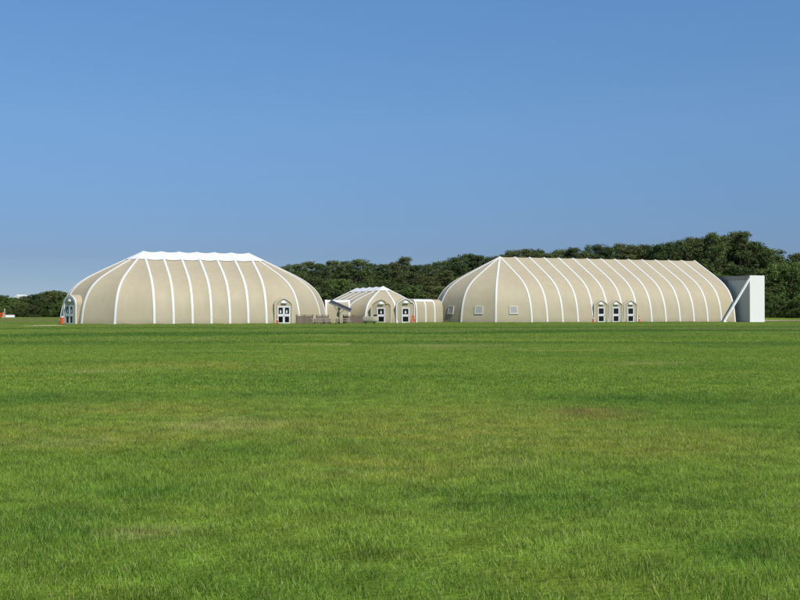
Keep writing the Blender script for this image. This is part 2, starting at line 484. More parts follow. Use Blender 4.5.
b.build('bracket', M['steeld'], sp)

# pale small boat on trestles
bt = thing('small_boat', 'pale beige boat on low blocks left of the small tent door', 'boat', at(370.5, 157.5), R(4)); bt.scale = (1, 1, 1.08)
b = MB(); b.smooth = True; rows = []
for i in range(13):
    t = i/12; x = -1.1+2.25*t
    w = .62*(1-max(0, (t-.45)/.55)**2.2)+.03; sh = .92+.16*max(0, t-.4)**1.5; kz = .12+.5*max(0, t-.5)**1.6
    row = []
    for k in range(9):
        q = -1+2*k/8; s_ = math.copysign(abs(q)**.7, q)
        row.append(Vector((x, s_*w, kz+(sh-kz)*abs(q)**2.2)))
    rows.append(row)
b.grid(rows)
i = len(b.v); b.v += rows[0]; b.f.append(tuple(range(i, i+9)))
b.build('hull', M['boat'], bt)
b = MB(); b.grid([[r[0]+Vector((0, .02, -.05)), (r[0]+r[-1])/2+Vector((0, 0, .02)), r[-1]+Vector((0, -.02, -.05))] for r in rows]); b.build('deck', M['boat'], bt)
b = MB(); b.box(.45, -.22, .93, .95, .22, 1.2); b.build('console', M['black'], bt, .03)
for x0_, x1_, w_ in ((-.8, -.55, .5), (.4, .65, .4)):
    b = MB(); b.box(x0_, -w_, 0, x1_, w_, .2); b.build('block', M['black'], bt)

# orange cones and barrels
def cone(px, Y, label, h=1.05):
    t = thing('traffic_cone', label, 'traffic cone', at(px, Y), random.uniform(0, 1), 'orange cones by the doors')
    b = MB(); b.box(-.2, -.2, 0, .2, .2, .05); b.build('base', M['black'], t)
    b = MB(); b.tube([(0, 0, .05), (0, 0, h*.5), (0, 0, h)], [.16, .11, .05], 12); b.build('cone_body', M['orange'], t)
    b = MB(); b.tube([(0, 0, h*.55), (0, 0, h*.72)], [.112, .09], 12); b.build('reflective_collar', M['frame'], t)
    b = MB(); b.tube([(0, 0, h), (0, 0, h+.06), (0, 0, h+.08)], [.05, .06, .03], 10); b.build('knob', M['orange'], t)
cone(277.3, 150.6, 'orange cone left of the left tent double doors at its right end')
cone(593.2, 171.3, 'orange cone left of the first of the three single doors', 1.1)
cone(639, 174.0, 'orange cone right of the last of the three single doors', 1.1)
def barrel(px, Y, label):
    t = thing('traffic_barrel', label, 'traffic barrel', at(px, Y), 0)
    b = MB(); b.tube([(0, 0, 0), (0, 0, .08)], [.38, .36], 14); b.build('base', M['black'], t)
    for z in (.08, .42, .76):
        b = MB(); b.tube([(0, 0, z), (0, 0, z+.2)], [.30-.05*z, .29-.05*z], 14); b.build('band', M['orange'], t)
        b = MB(); b.tube([(0, 0, z+.2), (0, 0, z+.34)], [.27-.05*z, .26-.05*z], 14); b.build('reflective_band', M['frame'] if z > .7 else M['orange'], t)
barrel(62.0, 145.6, 'orange barrel at the left foot of the left tent, beside its end doors')
# leaning orange plank sign by the walkway door
lb = thing('orange_barricade', 'slanting orange barricade against the passage right of its glazed door', 'barricade', at(412.6, 165.6), R(6))
b = MB(); b.bar((-.28, -.1, 0), (.1, .1, 1.25), .12, .04); b.bar((.32, -.1, 0), (.16, .1, 1.25), .1, .04); b.build('leg_frame', M['orange'], lb)
for z in (.35, .8):
    b = MB(); b.box(-.3+z*.15, -.12+z*.1, z, .38-z*.1, -.07+z*.1, z+.24); b.build('board', M['orange'], lb)

# far left: orange barricade, post, low white barrier; house gable over the shrubs
fb = thing('orange_barricade', 'orange barricade at the far left edge of the field beside a pale post', 'barricade', at(1, 200, None)+Vector((0, 0, gz(*at(1, 200).xy))), 0)
for x_ in (-.45, .45):
    b = MB(); b.bar((x_, -.3, 0), (x_, 0, 1.05), .08); b.bar((x_, .3, 0), (x_, 0, 1.05), .08); b.box(x_-.03, -.2, .3, x_+.03, .2, .36); b.build('leg_frame', M['frame'], fb)
for z in (.2, .65):
    b = MB(); b.box(-.55, -.3+z*.26, z, .55, -.25+z*.26, z+.3); b.build('board', M['orange'], fb)
q = at(4.8, 203); q.z = gz(q.x, q.y)
po = thing('marker_post', 'thin pale post standing at the left edge beside the orange barricade', 'post', q)
b = MB(); b.box(-.09, -.09, 0, .09, .09, 1.55); b.build('shaft', M['woodp'], po)
b = MB(); b.box(-.11, -.11, 1.55, .11, .11, 1.62); b.build('post_cap', M['frame'], po)
q = at(9.5, 205); q.z = gz(q.x, q.y)
bb = MB(); prof = [(-.3, 0), (-.3, .08), (-.15, .25), (-.09, .5), (.09, .5), (.15, .25), (.3, .08), (.3, 0)]
i0 = 0
for x in (-.95, .95): bb.v += [Vector((x, y, z)) for y, z in prof]
for k in range(7): bb.f.append((k, k+1, k+9, k+8))
bb.f += [tuple(range(8))[::-1], tuple(range(8, 16))]
o = bb.build('low_barrier', M['frame']); o.location = q
tag(o, 'low white barrier on the grass right of the pale post at the far left', 'barrier')
q = at(17, 300); q.z = gz(q.x, q.y)-.45
hs = thing('house', 'small house whose white gable just tops the shrubs at the far left', 'house', q, R(-8))
b = MB(); b.box(-1.5, 0, 0, 1.5, 5, 4.7); b.build('wall', M['roofw'], hs)
b = MB(); i = 0; b.v = [Vector(p) for p in ((-1.7, -.3, 4.6), (1.7, -.3, 4.6), (0, -.3, 6.2), (-1.7, 5.3, 4.6), (1.7, 5.3, 4.6), (0, 5.3, 6.2))]
b.f = [(0, 1, 2), (3, 5, 4), (0, 2, 5, 3), (1, 4, 5, 2), (0, 3, 4, 1)]; b.build('roof', M['roofw'], hs)
b = MB(); b.box(-.5, -.03, 2.0, .5, -.003, 3.2); wdw = b.build('window', M['glass'], hs)

# ------------------------------------------------------------------ grass colour, shared by soil sheet and blades
def grass_group():
    g = bpy.data.node_groups.new('grass_colour', 'ShaderNodeTree')
    g.interface.new_socket('Color', in_out='OUTPUT', socket_type='NodeSocketColor')
    N, L = g.nodes, g.links
    out = N.new('NodeGroupOutput')
    geo = N.new('ShaderNodeNewGeometry')
    def noise(scale, detail=4, stretch=(1, 1, 0), rough=.55):
        mp = N.new('ShaderNodeMapping'); mp.inputs['Scale'].default_value = stretch; L.new(geo.outputs['Position'], mp.inputs['Vector'])
        n = N.new('ShaderNodeTexNoise'); n.inputs['Scale'].default_value = scale; n.inputs['Detail'].default_value = detail; n.inputs['Roughness'].default_value = rough
        L.new(mp.outputs[0], n.inputs['Vector']); return n.outputs['Fac']
    def ramp(s, a, b):
        m = N.new('ShaderNodeMapRange'); m.interpolation_type = 'SMOOTHSTEP'; m.inputs[1].default_value = a; m.inputs[2].default_value = b
        L.new(s, m.inputs[0]); return m.outputs[0]
    def math_(op, a, b):
        m = N.new('ShaderNodeMath'); m.operation = op; m.use_clamp = True
        for i, q in enumerate((a, b)):
            if isinstance(q, (int, float)): m.inputs[i].default_value = q
            else: L.new(q, m.inputs[i])
        return m.outputs[0]
    def mix(f, a, b):
        m = N.new('ShaderNodeMix'); m.data_type = 'RGBA'
        if isinstance(f, (int, float)): m.inputs[0].default_value = f
        else: L.new(f, m.inputs[0])
        for i, q in ((6, a), (7, b)):
            if isinstance(q, tuple): m.inputs[i].default_value = (*q, 1)
            else: L.new(q, m.inputs[i])
        return m.outputs[2]
    G1, G2, GD, TAN, BRN, OLV = GCOL
    big = noise(.085, 3); mid = noise(.42, 5, (.8, 1, 0)); fine = noise(2.6, 4); cl = noise(9, 2)
    c = mix(ramp(big, .38, .66), G1, G2)
    c = mix(math_('MULTIPLY', ramp(mid, .46, .74), .5), c, OLV)
    c = mix(math_('MULTIPLY', ramp(noise(.23, 4, (.7, 1.2, 0)), .48, .72), .75), c, GD)
    # mown swaths, wide faint bands across the view
    sw = noise(.16, 2, (.05, 1, 0)); c = mix(math_('MULTIPLY', ramp(sw, .42, .62), .45), c, G2)
    c = mix(math_('MULTIPLY', ramp(math_('MULTIPLY', noise(.9, 6, (.6, 1.2, 0)), ramp(noise(.12, 3), .42, .7)), .40, .60), .8), c, TAN)
    ell = {'d': None, 't': None, 'b': None, 'o': None}
    for kind, px, py, rx, ry in SPOTS:
        D = gd(py); cx, cy = (px-400)/F*D, D; sx, sy = rx/F*D, ry*D*D/(F*CH)
        sub = N.new('ShaderNodeVectorMath'); sub.operation = 'SUBTRACT'; sub.inputs[1].default_value = (cx, cy, 0); L.new(geo.outputs['Position'], sub.inputs[0])
        mul = N.new('ShaderNodeVectorMath'); mul.operation = 'MULTIPLY'; mul.inputs[1].default_value = (1/sx, 1/sy, 0); L.new(sub.outputs[0], mul.inputs[0])
        ln = N.new('ShaderNodeVectorMath'); ln.operation = 'LENGTH'; L.new(mul.outputs[0], ln.inputs[0])
        v = ramp(ln.outputs['Value'], 1.5, .1)
        ell[kind] = v if ell[kind] is None else math_('MAXIMUM', ell[kind], v)
    rag = ramp(noise(1.3, 6, (.6, 1.3, 0), .65), .32, .62)
    for kind, colr, amt in (('d', GD, .85), ('o', OLV, .9), ('t', TAN, .55), ('b', BRN, .75)):
        if ell[kind] is not None: c = mix(math_('MULTIPLY', math_('MULTIPLY', ell[kind], rag), amt), c, colr)
    c = mix(math_('MULTIPLY', math_('MULTIPLY', ell['o'], ramp(noise(7, 5, (1, 1, 0), .7), .50, .68)), .7), c, TAN)
    c = mix(math_('MULTIPLY', ramp(noise(11, 4, (1, 1, 0), .7), .58, .72), .5), c, TAN)
    # long uncut strips of darker grass well out in the field
    sep = N.new('ShaderNodeSeparateXYZ'); L.new(geo.outputs['Position'], sep.inputs[0])
    wob = noise(.05, 5, (1, .3, 0))
    for y0, w, slope, colr, amt in BANDS:
        a = N.new('ShaderNodeMath'); a.operation = 'MULTIPLY_ADD'; a.inputs[1].default_value = slope; L.new(sep.outputs['X'], a.inputs[0]); L.new(sep.outputs['Y'], a.inputs[2])
        w2 = N.new('ShaderNodeMath'); w2.operation = 'MULTIPLY_ADD'; w2.inputs[1].default_value = 26; L.new(wob, w2.inputs[0]); L.new(a.outputs[0], w2.inputs[2])
        d = N.new('ShaderNodeMath'); d.operation = 'SUBTRACT'; d.inputs[1].default_value = y0+13; L.new(w2.outputs[0], d.inputs[0])
        ab = N.new('ShaderNodeMath'); ab.operation = 'ABSOLUTE'; L.new(d.outputs[0], ab.inputs[0])
        f = ramp(ab.outputs[0], w, w*.35)
        c = mix(math_('MULTIPLY', math_('MULTIPLY', f, ramp(noise(.2, 4, (.25, 1, 0)), .12, .38)), amt), c, colr)
    hs = N.new('ShaderNodeHueSaturation')
    v = N.new('ShaderNodeMapRange'); v.inputs[1].default_value = .3; v.inputs[2].default_value = .7; v.inputs[3].default_value = .72; v.inputs[4].default_value = 1.28; L.new(fine, v.inputs[0])
    L.new(v.outputs[0], hs.inputs['Value'])
    L.new(c, hs.inputs['Color'])
    L.new(hs.outputs[0], out.inputs[0])
    return g
#        green            light green      dark green        tan              brown            olive
GCOL = [(.205, .340, .040), (.280, .400, .056), (.112, .246, .029), (.58, .52, .20), (.36, .24, .085), (.365, .395, .058)]
SPOTS = [('d', 60, 400, 110, 7), ('d', 50, 525, 90, 26), ('d', 140, 494, 80, 12), ('d', 300, 395, 90, 6), ('t', 225, 425, 70, 9), ('t', 60, 443, 60, 5), ('o', 150, 412, 150, 8), ('o', 110, 435, 190, 14),
         ('o', 380, 467, 110, 14), ('t', 150, 531, 50, 8), ('b', 590, 414, 60, 7), ('o', 455, 430, 190, 26), ('o', 640, 438, 150, 16), ('d', 560, 500, 200, 16), ('d', 745, 548, 80, 22),
         ('o', 640, 452, 70, 8), ('t', 450, 347, 70, 2.5), ('t', 650, 363, 50, 2), ('d', 640, 400, 130, 6), ('d', 300, 375, 160, 4), ('t', 100, 372, 50, 2), ('o', 200, 365, 150, 4)]
BANDS = [(88, 9, -.40, (.085, .21, .032), .75), (100, 6, -.2, (.24, .30, .085), .75), (116, 8, -.12, (.085, .21, .032), .6), (133, 7, 0, (.26, .28, .10), .7), (71, 5, -.3, (.22, .31, .065), .5), (60, 4, .05, (.09, .2, .032), .5), (190, 28, -.1, (.27, .29, .11), .7)]
GG = grass_group()

def soil_mat():
    m, nt, p = nodes_of('grass_ground'); N, L = nt.nodes, nt.links
    g = N.new('ShaderNodeGroup'); g.node_tree = GG
    geo = N.new('ShaderNodeNewGeometry')
    n = N.new('ShaderNodeTexNoise'); n.inputs['Scale'].default_value = 14; n.inputs['Detail'].default_value = 6; L.new(geo.outputs['Position'], n.inputs['Vector'])
    n2 = N.new('ShaderNodeTexNoise'); n2.inputs['Scale'].default_value = 1.1; n2.inputs['Detail'].default_value = 8; L.new(geo.outputs['Position'], n2.inputs['Vector'])
    hs = N.new('ShaderNodeHueSaturation'); mr = N.new('ShaderNodeMapRange'); mr.inputs[1].default_value = .3; mr.inputs[2].default_value = .7; mr.inputs[3].default_value = .45; mr.inputs[4].default_value = .78
    L.new(n2.outputs['Fac'], mr.inputs[0]); L.new(mr.outputs[0], hs.inputs['Value'])
    L.new(g.outputs[0], hs.inputs['Color']); L.new(hs.outputs[0], p.inputs['Base Color'])
    p.inputs['Roughness'].default_value = 1; p.inputs['Specular IOR Level'].default_value = 0
    b = N.new('ShaderNodeBump'); b.inputs['Strength'].default_value = .8; b.inputs['Distance'].default_value = .08
    ad = N.new('ShaderNodeMath'); L.new(n.outputs['Fac'], ad.inputs[0]); L.new(n2.outputs['Fac'], ad.inputs[1]); L.new(ad.outputs[0], b.inputs['Height']); L.new(b.outputs[0], p.inputs['Normal'])
    return m
def blade_mat():
    m, nt, p = nodes_of('grass_blades'); N, L = nt.nodes, nt.links
    g = N.new('ShaderNodeGroup'); g.node_tree = GG
    at_ = N.new('ShaderNodeAttribute'); at_.attribute_name = 'tint'
    hs = N.new('ShaderNodeHueSaturation')
    mr = N.new('ShaderNodeMapRange'); mr.inputs[3].default_value = .7; mr.inputs[4].default_value = 1.45; L.new(at_.outputs['Fac'], mr.inputs[0]); L.new(mr.outputs[0], hs.inputs['Value'])
    L.new(g.outputs[0], hs.inputs['Color'])
    dry = N.new('ShaderNodeMapRange'); dry.inputs[1].default_value = .80; dry.inputs[2].default_value = 1.0; dry.inputs[4].default_value = .85; L.new(at_.outputs['Fac'], dry.inputs[0])
    mx = N.new('ShaderNodeMix'); mx.data_type = 'RGBA'; L.new(dry.outputs[0], mx.inputs[0]); L.new(hs.outputs[0], mx.inputs[6]); mx.inputs[7].default_value = (.46, .41, .18, 1)
    L.new(mx.outputs[2], p.inputs['Base Color']); p.inputs['Roughness'].default_value = .6; p.inputs['Specular IOR Level'].default_value = .2
    tr = N.new('ShaderNodeBsdfTranslucent'); L.new(mx.outputs[2], tr.inputs['Color'])
    ms = N.new('ShaderNodeMixShader'); ms.inputs[0].default_value = .35
    L.new(p.outputs[0], ms.inputs[1]); L.new(tr.outputs[0], ms.inputs[2]); L.new(ms.outputs[0], N['Material Output'].inputs['Surface'])
    return m
SOIL, BLADE = soil_mat(), blade_mat()

# ground sheet
xs = [-2600, -1200, -600, -300]+[-200+4*i for i in range(101)]+[300, 600, 1200, 2600]
ys = [-300, -100, -40]+[-20+2.5*i for i in range(65)]+[145+6*i for i in range(30)]+[360, 420, 520, 700, 1200, 2600, 5000]
b = MB(); b.smooth = True
b.grid([[Vector((x, y, gz(x, y))) for x in xs] for y in ys])
tag(b.build('ground', SOIL), kind='structure')
def blob(name, pts, m, dz=.006):
    mb = MB(); mb.v = [Vector((x, y, gz(x, y)+dz)) for x, y in pts]; mb.f = [tuple(range(len(pts)))]
    return tag(mb.build(name, m), kind='structure')
c = sandc = at(46, gd(325.6)); pts = []
for k in range(28):
    t = 2*math.pi*k/28; r = 1+.15*math.sin(3*t+1)+.08*math.sin(7*t); pts.append((c.x+1.9*r*math.cos(t), c.y+5.5*r*math.sin(t)))
blob('sand_patch', pts, M['sand'])
# dry sandy path right of the white end wall, running off behind it
mb = MB(); rows = []
for i in range(26):
    x = 58+i*4; y = 201+.10*(x-62)+1.2*math.sin(i*.7); rows.append([Vector((x, y, gz(x, y)+.02)), Vector((x, y+4, gz(x, y+4)+.02)), Vector((x, y+8.5, gz(x, y+8.5)+.02))])
mb.grid(rows); tag(mb.build('path', M['sand']), kind='structure')

# blades: small patches of turf scattered over the field by geometry nodes
def patch(name, size, n, h0, h1, w, segs=3):
    rnd = random.Random(hash(name) % 1000 if False else len(name)*37+n)
    v, f, tint = [], [], []
    for _ in range(n):
        # blades grow in loose tufts
        x, y = rnd.uniform(-size/2, size/2), rnd.uniform(-size/2, size/2)
        h = rnd.uniform(h0, h1)*(1.0 if rnd.random() < .93 else 1.35); a = rnd.uniform(0, 6.283); lean = rnd.uniform(.1, .9)*h; ww = w*rnd.uniform(.7, 1.3)
        fa = a+rnd.uniform(-.9, .9)+1.57
        px, py = math.cos(fa)*ww/2, math.sin(fa)*ww/2; i = len(v)
        for k in range(segs):
            t = k/segs; s = lean*t*t; tw = 1-.45*t
            v += [(x+math.cos(a)*s-px*tw, y+math.sin(a)*s-py*tw, h*t*(1-.15*t)-.01), (x+math.cos(a)*s+px*tw, y+math.sin(a)*s+py*tw, h*t*(1-.15*t)-.01)]
        v.append((x+math.cos(a)*lean, y+math.sin(a)*lean, h*.85))
        for k in range(segs-1): f.append((i+2*k, i+2*k+1, i+2*k+3, i+2*k+2))
        f.append((i+2*segs-2, i+2*segs-1, i+2*segs))
        tint += [rnd.random()]*(2*segs+1)
    me = bpy.data.meshes.new(name); me.from_pydata(v, [], f); me.materials.append(BLADE)
    at_ = me.attributes.new('tint', 'FLOAT', 'POINT'); at_.data.foreach_set('value', tint)
    return bpy.data.objects.new(name, me)
def scatter(name, srcs, pts):
    col = bpy.data.collections.new(name+'_tufts')
    for s in srcs: col.objects.link(s)
    me = bpy.data.meshes.new(name); me.from_pydata([p[:3] for p in pts], [], [])
    for nm, k in (('rot', 3), ('scl', 4)):
        at_ = me.attributes.new(nm, 'FLOAT', 'POINT'); at_.data.foreach_set('value', [p[k] for p in pts])
    o = bpy.data.objects.new(name, me); COL.objects.link(o)
    g = bpy.data.node_groups.new(name, 'GeometryNodeTree')
    g.interface.new_socket('Geometry', in_out='INPUT', socket_type='NodeSocketGeometry'); g.interface.new_socket('Geometry', in_out='OUTPUT', socket_type='NodeSocketGeometry')
    N, L = g.nodes, g.links
    gi, go = N.new('NodeGroupInput'), N.new('NodeGroupOutput')
    mp = N.new('GeometryNodeMeshToPoints'); ci = N.new('GeometryNodeCollectionInfo'); ci.inputs['Collection'].default_value = col
    ci.inputs['Separate Children'].default_value = True; ci.inputs['Reset Children'].default_value = True
    ip = N.new('GeometryNodeInstanceOnPoints'); ip.inputs['Pick Instance'].default_value = True
    ra = N.new('GeometryNodeInputNamedAttribute'); ra.data_type = 'FLOAT'; ra.inputs['Name'].default_value = 'rot'
    sa = N.new('GeometryNodeInputNamedAttribute'); sa.data_type = 'FLOAT'; sa.inputs['Name'].default_value = 'scl'
    cx = N.new('ShaderNodeCombineXYZ'); L.new(ra.outputs['Attribute'], cx.inputs[2])
    er = N.new('FunctionNodeEulerToRotation'); L.new(cx.outputs[0], er.inputs[0])
    s3 = N.new('ShaderNodeCombineXYZ'); s3.inputs[0].default_value = 1; s3.inputs[1].default_value = 1; L.new(sa.outputs['Attribute'], s3.inputs[2])
    L.new(gi.outputs[0], mp.inputs['Mesh']); L.new(mp.outputs[0], ip.inputs['Points']); L.new(ci.outputs[0], ip.inputs['Instance'])
    L.new(er.outputs[0], ip.inputs['Rotation']); L.new(s3.outputs[0], ip.inputs['Scale']); L.new(ip.outputs[0], go.inputs[0])
    md = o.modifiers.new('scatter', 'NODES'); md.node_group = g
    return o
def field(y0, y1, step, jit=.5, margin=3.0):
    pts = []; y = y0
    while y < y1:
        hw = y*.42+margin; x = -hw
        while x < hw:
            px, py = x+random.uniform(-jit, jit)*step, y+random.uniform(-jit, jit)*step
            hs = 1+.18*math.sin(px*.9+1.7*math.sin(py*.6))*math.sin(py*1.1+px*.3)
            pts.append((px, py, gz(px, py), random.uniform(0, 6.28), hs*random.uniform(.8, 1.2)))
            x += step
        y += step
    return pts
near = [patch('turf_tuft', .62, 640, .024, .058, .0048) for _ in range(1)]+[patch('turf_tuft_%s' % q, .62, 600+k*10, .024, .062, .005) for k, q in enumerate('abcd')]
mids = [patch('turf_patch_%s' % q, 1.35, 680+k*10, .03, .068, .011, 2) for k, q in enumerate('abcd')]
fars = [patch('turf_stretch_%s' % q, 4.2, 1100+k*10, .035, .075, .030, 2) for k, q in enumerate('abc')]
tag(scatter('grass', near, field(4.5, 22, .46, .25)), 'short mown green grass with dry patches in the foreground', 'grass', kind='stuff')
tag(scatter('mid_field_grass', mids, field(21.5, 60, 1.05, .25)), 'mown green grass across the middle of the field', 'grass', kind='stuff')
FOOT = [(cL, thL, 0, LL, aL), (cR, thR, 0, LR-aR*.0, aR), (cM, thM+R(90), 0, LM, aM), (Vector((1.25, 169.4, 0)), R(46), -3, 6, 2.0), (p1, R(8), -2, 2, 2.0), (at(750, 182), thR+R(90), 0, DW, 3.2)]
def clear(px, py, m):
    for c, th, l0, l1, a in FOOT:
        dx, dy = px-c.x, py-c.y; u = dx*math.cos(th)+dy*math.sin(th); v = -dx*math.sin(th)+dy*math.cos(th)
        d = math.hypot(max(l0-u, 0, u-l1), v)
        if d < a+m: return False
    return math.hypot((px-sandc.x)/2.6, (py-sandc.y)/6.2) > 1+m*.12
far_pts = [p for p in field(59, 212, 3.4) if clear(p[0], p[1], 1.9)]
tag(scatter('far_field_grass', fars, far_pts), 'mown green grass in the far field round the tents', 'grass', kind='stuff')
edge = []
for c, th, l0, l1, a in FOOT[:4]:
    n = int((l1-l0)/.7)
    ring = [(l0+(l1-l0)*k/n, -a) for k in range(n+1)]
    na = int(math.pi*a/.7)
    if a > 3: ring += [(l0-a*math.sin(math.pi*k/na), -a*math.cos(math.pi*k/na)) for k in range(na)]+[(l1+a*math.sin(math.pi*k/na), -a*math.cos(math.pi*k/na)) for k in range(na//2)]
    for u, v in ring:
        k = 1+.45/a
        x = c.x+(u*math.cos(th)-v*k*math.sin(th)); y = c.y+(u*math.sin(th)+v*k*math.cos(th))
        if clear(x, y, -.3) and not (c is cR and u > LR+.5): edge.append((x+random.uniform(-.2, .2), y+random.uniform(-.3, .1), gz(x, y), random.uniform(0, 6.28), random.uniform(1.0, 3.4)))
tag(scatter('edge_grass', mids, edge), 'longer unmown grass along the foot of the tents', 'grass', kind='stuff')

# ------------------------------------------------------------------ trees
def leaf_mat(name, c1, c2):
    m, nt, p = nodes_of(name); N, L = nt.nodes, nt.links
    oi = N.new('ShaderNodeObjectInfo'); tc = N.new('ShaderNodeTexCoord')
    n = N.new('ShaderNodeTexNoise'); n.inputs['Scale'].default_value = .55; n.inputs['Detail'].default_value = 5; L.new(tc.outputs['Object'], n.inputs['Vector'])
    a = N.new('ShaderNodeMath'); a.operation = 'MULTIPLY_ADD'; a.inputs[1].default_value = .85; L.new(oi.outputs['Random'], a.inputs[0]); 
    b = N.new('ShaderNodeMath'); b.operation = 'SUBTRACT'; b.inputs[1].default_value = .3; L.new(n.outputs['Fac'], b.inputs[0]); L.new(b.outputs[0], a.inputs[2]); a.use_clamp = True
    mx = N.new('ShaderNodeMix'); mx.data_type = 'RGBA'; L.new(a.outputs[0], mx.inputs[0]); mx.inputs[6].default_value = (*c1, 1); mx.inputs[7].default_value = (*c2, 1)
    L.new(mx.outputs[2], p.inputs['Base Color']); p.inputs['Roughness'].default_value = .65; p.inputs['Specular IOR Level'].default_value = .2
    tr = N.new('ShaderNodeBsdfTranslucent'); L.new(mx.outputs[2], tr.inputs['Color'])
    ms = N.new('ShaderNodeMixShader'); ms.inputs[0].default_value = .2
    L.new(p.outputs[0], ms.inputs[1]); L.new(tr.outputs[0], ms.inputs[2]); L.new(ms.outputs[0], N['Material Output'].inputs['Surface'])
    return m
LEAF = leaf_mat('dark_pine_foliage', (.046, .078, .022), (.130, .172, .050))
LEAFC = leaf_mat('olive_pine_foliage', (.058, .082, .024), (.150, .172, .055))
LEAFB = leaf_mat('bright_broadleaf_foliage', (.072, .125, .030), (.165, .235, .056))
def tree_proto(kind, seed):
    """unit-scaled to its own height in metres; returns (root, height)"""
    rnd = random.Random(seed)
    if kind == 'pine': H, r0, cb, ncl, per, q = 14.0, 4.0, .18, 78, 120, .33
    elif kind == 'oak': H, r0, cb, ncl, per, q = 9.0, 4.0, .06, 66, 120, .30
    else: H, r0, cb, ncl, per, q = 5.5, 3.0, .0, 48, 110, .26
    cl = []; lob = [rnd.uniform(0, 6.28) for _ in range(3)]
    for i in range(ncl):
        t = (i+.5)/ncl
        e = t**.9
        if kind == 'pine': rad = r0*(.62+.38*math.sin(math.pi*min(1, e*1.05)))*(1 if e < .62 else math.sqrt(max(.05, 1-((e-.62)/.40)**2)))
        else: rad = r0*math.sqrt(max(.05, 1-(max(0, e-.35)/.68)**2))*(.85 if e < .2 else 1)
        a = i*2.399+rnd.uniform(-.5, .5)
        rr = rad*(rnd.uniform(.35, 1.0) if i % 4 else rnd.uniform(.1, .5))*(1+.18*math.sin(2*a+lob[0])+.12*math.sin(3*a+lob[1]+e*4))
        cs = rnd.uniform(.6, 1.25)*(r0/3.6)*(1-.25*e)
        z = H*(cb+(1-cb)*e)+rnd.uniform(-.3, .3)
        cl.append((Vector((math.cos(a)*rr, math.sin(a)*rr, min(z, H-cs*.6))), cs))
    for _ in range(14 if kind == 'pine' else 9):
        a = rnd.uniform(0, 6.28); rr = r0*rnd.uniform(.2, 1.15); e = rnd.uniform(.55, 1.0)
        cl.append((Vector((math.cos(a)*rr, math.sin(a)*rr, H*(cb+(1-cb)*e)*(1-.16*(rr/r0)**2))), rnd.uniform(.28, .5)))
    cl.append((Vector((rnd.uniform(-.6, .6), rnd.uniform(-.6, .6), H-.6)), .55))
    crown = MB()
    for c, cs in cl:
        for _ in range(per):
            d = Vector((rnd.gauss(0, 1), rnd.gauss(0, 1), rnd.gauss(0, 1))).normalized()
            rr = cs*(rnd.random()**.45)*1.1
            p = c+Vector((d.x*rr, d.y*rr, d.z*rr*.72))
            n = (d+Vector((rnd.gauss(0, .5), rnd.gauss(0, .5), rnd.gauss(0, .5)+.35))).normalized()
            ref = Vector((0, 0, 1)) if abs(n.z) < .9 else Vector((1, 0, 0))
            x = n.cross(ref).normalized(); y = n.cross(x); ang = rnd.uniform(0, 3.14)
            u = x*math.cos(ang)+y*math.sin(ang); w = y*math.cos(ang)-x*math.sin(ang)
            s = q*rnd.uniform(.5, 1.15)
            crown.quad(p-u*s*.5, p-w*s*.3, p+u*s*.5, p+w*s*.3)
    tk = MB(); tk.smooth = True
    pts = [(rnd.uniform(-.15, .15)*k, rnd.uniform(-.15, .15)*k, H*.86*k/5-.15) for k in range(6)]
    tk.tube(pts, [.26*H/14*(1-.16*k)+.03 for k in range(6)], 7)
    for c, cs in cl[::5]:
        t = max(.1, min(.9, c.z/H*.86-.08)); k = min(4, int(t*5)); b0 = Vector(pts[k]).lerp(Vector(pts[k+1]), t*5-k)
        tk.tube([b0, b0.lerp(c, .5)+Vector((0, 0, .2)), c], [.09*H/14+.02, .05, .02], 5, cap=False)
    root = thing({'pine': 'pine_tree', 'oak': 'broadleaf_tree', 'shrub': 'shrub'}[kind], 'x', 'tree' if kind != 'shrub' else 'shrub')
    tk.build('trunk', M['bark'], root)
    crown.build('crown', LEAFB if (kind == 'oak' and seed % 2) or kind == 'shrub' and seed % 3 == 0 else (LEAFC if seed in (3, 5, 12, 22) else LEAF), root)
    return root, H
PROTO = {}
for kind, seeds in (('pine', (1, 2, 3, 4, 5)), ('oak', (11, 12, 13, 14)), ('shrub', (21, 22, 23))):
    PROTO[kind] = [tree_proto(kind, s) for s in seeds]
used = set()
def plant(kind, px, Y, ytop, label, group, fat=1.0, h=None):
    i = random.randrange(len(PROTO[kind])); root, H = PROTO[kind][i]
    p = at(px, Y); p.z = gz(p.x, p.y)
    h = h or (CH+(HOR-ytop)/F*Y-p.z)
    if (kind, i) in used: o = copy_tree(root)
    else: used.add((kind, i)); o = root
    k = h/H; f = fat*random.uniform(.9, 1.12)
    o.location = p-Vector((0, 0, .05)); o.rotation_euler = (0, 0, random.uniform(0, 6.28)); o.scale = (k*f if k < 1.15 else 1.15*f, k*f if k < 1.15 else 1.15*f, k)
    o['label'] = label; o['group'] = group
    return o
WOODS = 'trees in the wood behind the tents'
def zone(px):
    for lim, s in ((322, 'behind the right end of the left tent'), (352, 'behind the passage left of the small tent'), (395, 'behind the small middle tent'), (440, 'behind the passage right of the small tent'),
                   (500, 'behind the rounded left end of the long tent'), (560, 'behind the long tent, left of its doors'), (640, 'behind the long tent, above its three doors'), (694, 'behind the long tent, right of its doors'),
                   (730, 'behind the flat right end of the long tent'), (766, 'behind the white end wall'), (801, 'right of the white end wall')):
        if px < lim: return s
    return 'beyond the right edge of the wood'
